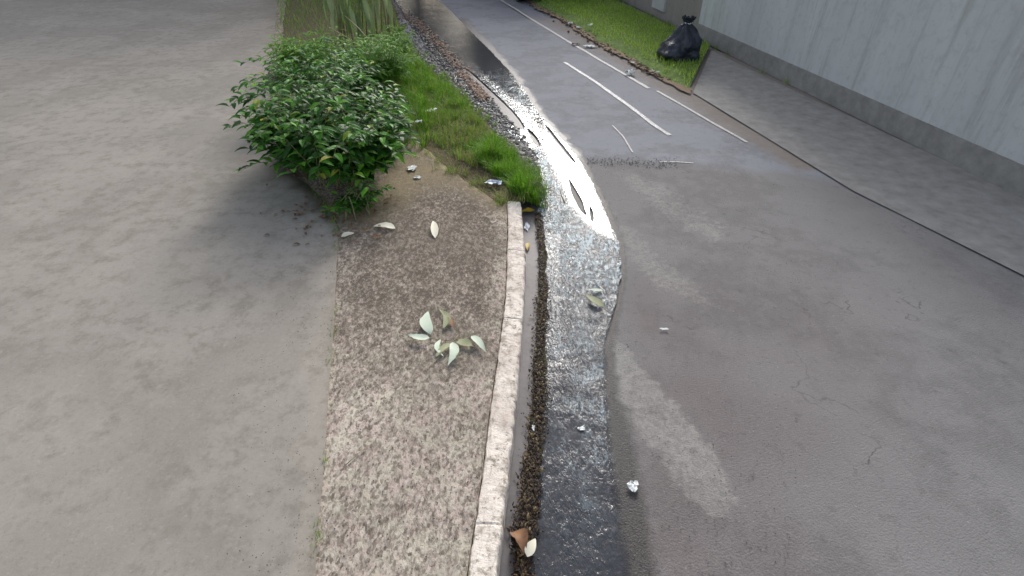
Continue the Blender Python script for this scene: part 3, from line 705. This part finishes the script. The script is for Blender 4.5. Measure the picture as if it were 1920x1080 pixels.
# lime leafed plant
lp = P(662, 262, .1); e = empty('young_plant', lp, 'bright lime green broad leafed young plant poking out of the dark shrub', 'plant')
m = MB()
for (dx, dz, L, az) in [(0,.60,.17,.3),(0.02,.56,.16,-.6),(-.02,.62,.15,1.6),(0,.52,.17,-1.4),(0,.5,.16,2.8),(0,.46,.14,-2.4),(.01,.42,.15,.1)]:
    b = lp+Vector((dx, -.25, dz-.08)); m.add(leafvf(b, b+Vector((math.cos(az)*L, math.sin(az)*L, -.03)), L*.42, curl=.12, fold=.25))
m.build('leaf', M_LIME, e, True); m = MB(); m.add(tube([lp, lp+Vector((0, -.15, .3)), lp+Vector((0, -.25, .54))], .007, .003)); m.build('stem', M_STEM, e, True)
# drooping strap leaved plants at the upper left
for k, (px, py, lab) in enumerate([(668, 92, 'tall plant with long drooping grey green leaves at the upper left edge'), (730, 66, 'tall pale stalked plant with hanging strap leaves beside the road at the top')]):
    bp = P(px, py, .1); e = empty('strap_leaf_plant', bp, lab, 'plant')
    m = MB(); s_ = MB()
    for i in range(26 if k == 0 else 12):
        b = bp+Vector((random.uniform(-.32, .22), random.uniform(-.15, .3), random.uniform(.45, 1.1))); L = random.uniform(.35, .6); az = random.uniform(-2.6, -.5)
        if k: b.x = bp.x+random.uniform(-.22, .08)
        m.add(leafvf(b, b+Vector((math.cos(az)*.12, math.sin(az)*.12, -L)), random.uniform(.05, .10), up=Vector((math.cos(az), math.sin(az), .2)), curl=.1, fold=.2, n=8))
    for i in range(12 if k == 0 else 8):
        t = bp+Vector((random.uniform(-.3, .12) if k else random.uniform(-.3, .3), random.uniform(-.1, .2), 1.15)); s_.add(tube([Vector((t.x+random.uniform(-.05, .05), t.y, .1)), Vector((t.x+.02, t.y, .6)), t], .012, .008))
    m.build('leaf', M_STRAP, e, True); s_.build('stem', M_TWIG if k else M_STEM, e, True)
# bare twigs reaching over the weeds
def twig(name, pts, r, label, mat=M_TWIG, zs=None, cat='twig', side=()):
    ps = [P(x, y, z) for (x, y), z in zip(pts, zs)]; m = MB().add(tube(ps, r, r*.5))
    for a_, b_ in side: m.add(tube([P(*a_), P(*b_)], r*.6, r*.3))
    o = m.build(name, mat, smooth=True); return tag(o, label, cat)
twig('bare_twig', [(630,15),(672,52),(700,85),(735,108),(762,122)], .006, 'thin pale bare twig arching over the weeds above the dark shrub, upper of two', zs=[.6,.55,.5,.42,.34], side=[((676,58,.54),(690,50,.6)), ((715,98,.46),(706,76,.5))])
twig('bare_twig', [(620,52),(660,76),(690,95),(730,108)], .005, 'thin pale bare twig leaning over the weeds, lower of two', zs=[.5,.5,.45,.38])
# ---------------------------------------------------------------- fallen leaves and litter, this side
def fallen(name, b, t, wd, z, mat, label, cat='leaf', group=None, curl=.06, stem=None, wob=.06, fold=.25):
    B, T = P(b[0], b[1], z), P(t[0], t[1], z+.004)
    m = MB().add(leafvf(B, T, wd, curl=curl, fold=fold, n=9, wob=wob))
    if stem: m.add(tube([P(stem[0], stem[1], z+.002), B], .0016, .001, 5))
    return tag(m.build(name, mat, smooth=True), label, cat, group)
fallen('fallen_leaf', (741,428), (700,424), .072, KZ+.004, M_PALE, 'large cream fallen leaf on the pavement beside the dark shrub')
fallen('fallen_leaf', (816,446), (812,414), .055, KZ+.004, M_PALE, 'cream pointed fallen leaf lying alone in the middle of the upper pavement')
fallen('fallen_leaf', (640,444), (664,437), .06, KZ+.004, M_PALE, 'cream fallen leaf at the left end of the thin stem under the shrub')
twig('dry_stem', [(700,429),(678,436),(655,444),(632,456)], .0025, 'thin dry forked stem between two cream leaves on the pavement', zs=[KZ+.006]*4, side=[((678,436,KZ+.006),(668,424,KZ+.02)), ((672,440,KZ+.006),(640,446,KZ+.01))])
e = empty('fallen_branch', P(850, 638, KZ), 'broken twig with wilted pale green leaves lying on the pavement', 'branch')
for (b, t, wd, mt) in [((808,626),(803,584),.072,M_MINT),((806,634),(765,627),.048,M_MINT),((832,616),(823,580),.046,M_OLIVE),((845,644),(817,669),.040,M_OLIVE),
                   ((848,642),(840,685),.054,M_MINT),((856,640),(888,650),.058,M_OLIVE),((884,630),(911,660),.044,M_MINT),((851,614),(838,590),.026,M_BROWN),((826,636),(832,668),.030,M_MINT)]:
    m = MB().add(leafvf(P(b[0], b[1], KZ+.010), P(t[0], t[1], KZ+.014), wd*.95, curl=random.uniform(.03, .10), fold=random.uniform(.05, .3), n=9, wob=.2)); m.build('leaf', mt, e, True)
m = MB(); m.add(tube([P(804,634,KZ+.006), P(830,637,KZ+.012), P(850,640,KZ+.012), P(857,630,KZ+.012)], .0025, .002)); m.add(tube([P(850,640,KZ+.01), P(870,628,KZ+.014), P(892,624,KZ+.008)], .002, .0015)); m.build('twig', M_STEM, e, True)
twig('straw', [(826,668),(800,690),(770,712),(745,734)], .0017, 'thin straw lying on the pavement below the wilted branch', zs=[KZ+.004]*4)
twig('straw', [(648,872),(672,850),(700,828)], .0022, 'short thick straw at the lower left of the pavement', zs=[KZ+.004]*3)
twig('straw', [(712,560),(726,548),(745,536)], .0014, 'tiny pale straw on the dark part of the pavement above the branch', zs=[KZ+.004]*3)
# whitish scraps by the shrub
def scrap(name, px, py, sx, sy, sz, mat, label, cat, z=KZ, seed=1, group=None):
    q = P(px, py, z); return tag(MB().add(crumple(q+Vector((0, 0, .001)), sx, sy, sz, seed)).build(name, mat, smooth=True), label, cat, group)
scrap('paper_scrap', 772, 317, .085, .09, .035, M_PAPER, 'crumpled white paper scrap at the foot of the dark shrub', 'litter', seed=1.3)
scrap('paper_scrap', 782, 333, .07, .04, .015, M_PAPER, 'small torn white scrap just below the crumpled paper near the shrub', 'litter', seed=2.3)
scrap('paper_scrap', 808, 209, .12, .09, .04, M_PAPER, 'white paper litter lying in the verge grass, upper of two', 'litter', z=.14, seed=3.1)
scrap('paper_scrap', 785, 229, .07, .07, .03, M_PAPER, 'white paper litter in the grass close to the weeds, lower of two', 'litter', z=.17, seed=4.7)
scrap('plastic_scrap', 925, 344, .13, .09, .035, M_FILM, 'bluish white plastic film scrap at the foot of the bright green grass', 'litter', z=.125, seed=5.2)
scrap('plastic_scrap', 988, 424, .035, .13, .006, M_FILM, 'pale blue plastic strip in the gutter beside the kerb end', 'litter', z=.018, seed=6.2)
fallen('fallen_leaf', (1003,394), (976,397), .06, .03, M_YELLOW, 'yellow fallen leaf wedged at the end of the kerb', wob=.12)
fallen('fallen_leaf', (991,455), (989,470), .03, .022, M_YELLOW, 'tiny yellow green leaf in the gutter below the plastic strip')
fallen('fallen_leaf', (1132,575), (1098,553), .055, .028, M_OLIVE, 'yellow green leaf carried on the rippled water')
fallen('fallen_leaf', (1130,545), (1104,543), .03, .024, M_MINT, 'small grey green leaf in the rippled water behind the yellow green leaf')
e = empty('fallen_leaf', P(972, 1015, .02), 'curled wet brown leaf in the gutter next to the pale oval leaf', 'leaf')
m = MB().add(leafvf(P(960,998,.04), P(983,1040,.05), .06, curl=.2, fold=.7, n=9, wob=.2)); m.build('leaf_blade', M_BROWN, e, True)
m = MB().add(tube([P(962,1000,.02), P(952,985,.02)], .002, .001, 5)); m.build('leaf_stalk', M_BROWN, e, True)
fallen('fallen_leaf', (989,1044), (1004,1010), .042, .055, M_PALE, 'pale oval leaf at the bottom of the gutter')
scrap('paper_scrap', 1187, 912, .045, .05, .02, M_PAPER, 'small crumpled white scrap on the asphalt right of the water', 'litter', z=.01, seed=8.1)
scrap('paper_scrap', 1245, 617, .05, .016, .006, M_PAPER, 'flat thin white scrap on the reddish asphalt', 'litter', z=.01, seed=9.1)
scrap('paper_scrap', 1090, 804, .035, .02, .006, M_PAPER, 'small pale scrap in the dark shallow water', 'litter', z=.022, seed=10.1)
scrap('paper_scrap', 1000, 802, .016, .03, .008, M_PAPER, 'tiny pale scrap at the edge of the leaf litter line', 'litter', z=.03, seed=11.1)
# ---------------------------------------------------------------- far side of the road
ve2 = [(985,-20),(1000,8),(1028,22),(1062,40),(1095,62),(1130,84),(1170,104),(1210,128),(1250,150),(1295,172)]
wallb = [(1060,-50),(1100,-17),(1130,-1),(1190,26),(1265,62),(1330,93)]
fo = [(p.x, p.y) for p in resample(W(ve2, .0), .15, False, .05)]+[(p.x, p.y) for p in reversed(W(wallb))]+[(P(1000,-80).x, P(1000,-80).y), (P(940,-60).x, P(940,-60).y)]
VE2 = W(ve2)
h2 = lambda x, y: min(.07, .4*edist((x, y), VE2, False))+.012*nz(x, y, 3)
struct(area('far_verge', fo, .012, M_TURF, .12, h2))
gm = MB(); fow = fo
X = [p[0] for p in fow]; Y = [p[1] for p in fow]; c = 0
while c < 26000:
    q = (random.uniform(min(X), max(X)), random.uniform(min(Y), max(Y)))
    if not inside(q, fow): continue
    ed = edist(q, VE2, False)
    if ed < .22*max(0, .5+nz(q[0], q[1], 1.5, 3))+.05 and random.random() < .85: c += 1; continue
    hh = random.uniform(.03, .065)*(1.5 if nz(q[0], q[1], 1.0, 4) > .25 else 1)
    gm.add(blade((q[0], q[1], .012+h2(*q)), hh, .010, random.uniform(.1, .9), random.uniform(0, 6.28), 2), 1 if random.random() < .06 else 0); c += 1
struct(gm.build('far_grass', [M_GRASSF, M_DRY]), 'stuff')
# bare earth band at its foot
be = [(p.x, p.y) for p in resample(W([(985,-12),(1000,14),(1028,27),(1062,46),(1095,69),(1130,91),(1170,112),(1210,135),(1250,157),(1297,180)]), .12, False, .07)]
be += [(p.x, p.y) for p in reversed(resample(W([(985,-20),(1000,5),(1030,20),(1062,36),(1095,56),(1130,77),(1170,96),(1210,120),(1250,143),(1300,168)]), .12, False, .06))]
struct(area('bare_earth', be, .014, M_SAND, .06, lambda x, y: .018*max(0, nz(x, y, 5))+.006))
# driveway beyond the end of the verge
dv = [P(*q) for q in [(1299,176),(1333,96),(1500,178),(1920,372),(2300,560),(1920,520),(1600,360)]]
struct(area('driveway', [(p.x, p.y) for p in dv], .010, M_APRON, .25, lambda x, y: .01*nz(x, y, .8)))
# clods of earth
cm = MB()
for i in range(500):
    t = random.random()*(len(ve2)-2); i0 = int(t); c_ = VE2[i0].lerp(VE2[i0+1], t-i0); q = c_+Vector((random.gauss(0, .08), random.gauss(-.04, .08), .02))
    cm.add(faststone(q, random.uniform(.008, .03)))
struct(cm.build('earth_clods', M_SOIL), 'stuff')
# boundary wall with pale panel
wA, wB = P(1040, -59), P(2100, 460); wd_ = (wB-wA); wd_.z = 0; wl = wd_.length; wn = wd_.normalized(); wr = math.atan2(wn.y, wn.x); wp = Vector((-wn.y, wn.x, 0))
tS = (P(1285, 72)-wA).dot(wn)
for (t0, t1, hh, mt, nm, lab) in [(0, tS, 2.3, M_WALL, 'boundary_wall', 'brownish rendered boundary wall behind the far grass verge'), (tS, wl, 2.75, M_WALL2, 'garage_wall', 'pale grey rendered wall right of the rubbish bag, behind the driveway')]:
    mid = wA+wn*((t0+t1)/2)+wp*(.12 if mt is M_WALL else .09); L_ = t1-t0
    e = empty(nm, (mid.x, mid.y, 0), lab, 'wall')
    MB().add(box((mid.x, mid.y, hh/2), L_, .22, hh, wr, .01)).build('wall_face', mt, e)
    MB().add(box((mid.x, mid.y, hh+.04), L_-.01, .30, .09, wr, .01)).build('coping', M_APRON, e)
    if mt is M_WALL: ew = e
    else:
        b_ = mid-wp*.118; MB().add(box((b_.x, b_.y, .12), L_-.02, .03, .24, wr, .008)).build('plinth', M_APRON, e)
e = ew
gm = MB()
for i in range(90):
    t = random.uniform(0, wl*.8); c = wA+wn*t-wp*(.05+abs(random.gauss(0, .05))); L_ = random.uniform(.03, .12)
    if t > tS and random.random() < .5: continue
    for k in range(16): gm.add(blade((c.x+random.gauss(0, .03), c.y+random.gauss(0, .03), .01), L_*random.uniform(.6, 1.3), .006, random.uniform(.3, 1.2), random.uniform(0, 6.28)), 1 if random.random() < .3 else 0)
struct(gm.build('wall_foot_grass', [M_GRASS, M_DRY]), 'stuff')
q1, q2 = P(1196, 29), P(1228, 43); pm_ = (q1+q2)/2
tt = (pm_-wA).dot(wn); pc = wA+wn*tt-wp*.005
MB().add(box((pc.x, pc.y, 1.22), .62, .05, 2.1, wr, .006)).build('pale_panel', M_PANEL, e)
for i, (px, r, h) in enumerate([(1145, .28, .5), (1178, .22, .4), (1212, .12, .16), (1085, .3, .6)]):
    yy = wallb[0][1]+(px-1060)*.41; b = P(px, yy); b = b-wp*(.34 if i < 2 else .14)
    shrub('wall_shrub', (b.x, b.y, .06), r, h, 420, .07, .04, M_BUSH, ['dark green shrub at the wall foot, second to the left of the pale wall panel', 'dark green shrub at the wall foot directly left of the pale wall panel', 'small low shrub at the foot of the pale wall panel', 'dark shrub at the far end of the wall'][i], 'shrub', 'shrubs along the boundary wall')
# rubbish bag on the grass
bq = P(1274, 112, .05); e = empty('rubbish_bag', bq, 'full black plastic rubbish bag tied at the top standing on the far grass', 'bag')
vs, fs = [], []; ns, nr = 48, 30
for j in range(nr+1):
    t = j/nr; r = np.interp(t, [0, .05, .2, .4, .6, .78, .86, .93, 1], [.20, .27, .30, .27, .19, .10, .045, .06, .085])
    for k in range(ns):
        an = 2*math.pi*k/ns; fold_ = .10*math.sin(an*7+3*noise.noise(Vector((an, t*2, 5))))*(.2+t)+.05*math.sin(an*13+t*9)*t
        rr = r*(1+.45*noise.noise(Vector((math.cos(an)*1.6, math.sin(an)*1.6, t*2.6)))+.14*noise.noise(Vector((math.cos(an)*6, math.sin(an)*6, t*9)))+fold_)
        vs.append(bq+Vector((rr*math.cos(an)+.04*t, rr*math.sin(an), .58*t+.03*noise.noise(Vector((an*2, t*5, 1))))))
for j in range(nr):
    for k in range(ns): fs.append((j*ns+k, j*ns+(k+1) % ns, (j+1)*ns+(k+1) % ns, (j+1)*ns+k))
fs.append(tuple(reversed(range(ns))))
mesh('bag_body', vs, fs, M_BAG, e, True)
MB().add(tube([bq+Vector((.034+.05*math.cos(t/2), .05*math.sin(t/2), .50)) for t in range(14)], .012, .012)).build('tie', M_PAPER, e, True)
# litter along the far edge
for i, (px, py, sx, sy, sz, mt, z, lab) in enumerate([
    (1068, 46, .10, .14, .07, M_PAPER, .03, 'white paper lump at the far verge edge, left one of the close pair'),
    (1085, 53, .08, .12, .06, M_PAPER, .03, 'white paper lump at the far verge edge, right one of the close pair'),
    (1106, 48, .09, .09, .05, M_MINT, .10, 'pale green scrap on the far grass above the pair of lumps'),
    (1107, 88, .20, .12, .05, M_PAPER, .012, 'flat white scrap on the far shoulder beyond the edge line'),
    (1080, 84, .15, .08, .04, M_SAND, .012, 'sand coloured scrap lying on the edge line'),
    (1179, 139, .13, .12, .10, M_PAPER, .012, 'white crumpled cup sized litter just beyond the edge line'),
    (1186, 118, .05, .05, .03, M_PAPER, .03, 'tiny pale scrap on the bare earth under the far grass'),
    (1224, 133, .05, .05, .03, M_PAPER, .06, 'tiny pale scrap at the grass edge, left of its nearest twin'),
    (1234, 136, .06, .05, .03, M_PAPER, .06, 'tiny pale scrap at the grass edge, nearest below the rubbish bag')]):
    scrap('litter_scrap', px, py, sx, sy, sz, mt, lab, 'litter', z=z, seed=20.3+i*1.9, group='litter along the far road edge')
# parked car: only the foot of its near rear tyre shows
cd = (P(940, 0)-P(1265, 190)); cd.z = 0; cd.normalize(); cr = Vector((cd.y, -cd.x, 0)); w0 = P(976, 2, 0)
cc = w0+cd*1.0+cr*.74; ang = math.atan2(cd.y, cd.x)
e = empty('parked_car', (cc.x, cc.y, 0), 'black parked car at the very top edge, only the foot of its tyre visible', 'car')
def carpt(l, s, z): v_ = cc+cd*l+cr*s; return Vector((v_.x, v_.y, z))
prof = [(-1.55,.28),(-1.62,.5),(-1.58,.85),(-1.35,1.0),(-1.1,1.38),(-.6,1.48),(.3,1.46),(.75,1.3),(1.3,.95),(2.3,.8),(2.55,.62),(2.6,.4),(2.5,.28)]
vs = []; fs = []
for s, k in ((-.80, 0), (-.86, 1), (.86, 1), (.80, 0)):
    for l, z in prof:
        ss = s*(1-.14*max(0, z-.9)/.6); vs.append(carpt(l*(1 if k else .985), ss, z*(1 if k else 1.0)+(0 if k else (-.03 if z > .5 else .03))))
n = len(prof)
for r in range(3):
    for i in range(n): fs.append((r*n+i, (r+1)*n+i, (r+1)*n+(i+1) % n, r*n+(i+1) % n))
fs.append(tuple(range(n))); fs.append(tuple(3*n+i for i in reversed(range(n))))
mesh('body', vs, fs, M_CAR, e)
for s in (-1, 1):
    g = [carpt(l, s*(.868-.12*max(0, z-.9)/.6), z) for l, z in [(-1.05,1.02),(-.9,1.32),(.3,1.36),(.95,1.02)]]
    mesh('side_window', g, [(0,1,2,3)], M_GLASS, e)
    mesh('tail_light', *box(carpt(-1.60, s*.68, .78), .06, .22, .16, ang, .01), M_LAMP, e)
mesh('rear_window', [carpt(-1.39,-.62,1.03),carpt(-1.39,.62,1.03),carpt(-1.15,.55,1.35),carpt(-1.15,-.55,1.35)], [(0,1,2,3)], M_GLASS, e)
for l in (-1.0, 1.6):
    for s in (-.74, .74):
        c_ = carpt(l, s, .31); a1 = c_-cr*.1; a2 = c_+cr*.1
        wh = mesh('wheel', *tube([a1, c_-cr*.07, c_+cr*.07, a2], .31, .31, 28), M_RUB, e)
        mesh('rim', *tube([c_-cr*.105, c_+cr*.105], .19, .19, 20), M_RIM, wh)

# trees further along, above the frame; their crowns are what the smooth water mirrors
M_CROWN = m_leaf('tree_leaf', [(0, (.02, .05, .015)), (.6, (.035, .085, .02)), (1, (.06, .13, .03))], .6, .2)
TL = ['leftmost of seven', 'second from the left', 'third from the left', 'fourth from the left', 'fifth from the left', 'sixth from the left', 'rightmost of seven']
for i, (az, D, h) in enumerate([(-26, 24, 10.0), (-20, 25, 10.2), (-14, 26, 10.0), (-9, 25, 9.4), (-4, 26, 9.4), (.5, 25, 8.8), (4.5, 26, 8.6)]):
    lab = 'dark spreading tree along the road beyond the frame, '+TL[i]
    b = Vector((math.sin(math.radians(az))*D, math.cos(math.radians(az))*D, 0)); e = empty('tree', b, lab, 'tree', 'trees beyond the frame')
    m = MB(); m.add(tube([b, b+Vector((.05, 0, h*.3)), b+Vector((-.1, 0, h*.65)), b+Vector((0, .1, h*.9))], .17, .05, 9))
    for k in range(7):
        t = Vector((random.uniform(-1.3, 1.3), random.uniform(-1.3, 1.3), h*random.uniform(.5, .85))); s0 = b+Vector((0, 0, h*random.uniform(.28, .5))); m.add(tube([s0, s0.lerp(b+t, .5)+Vector((0, 0, .2)), b+t], .07, .02, 6))
    m.build('trunk', M_BARK, e, True)
    foliage((b.x, b.y, h*.50), (2.3, 1.7, h*.52), 4600, .44, .26, shell=.2, lo=-.7).build('crown', M_CROWN, e)
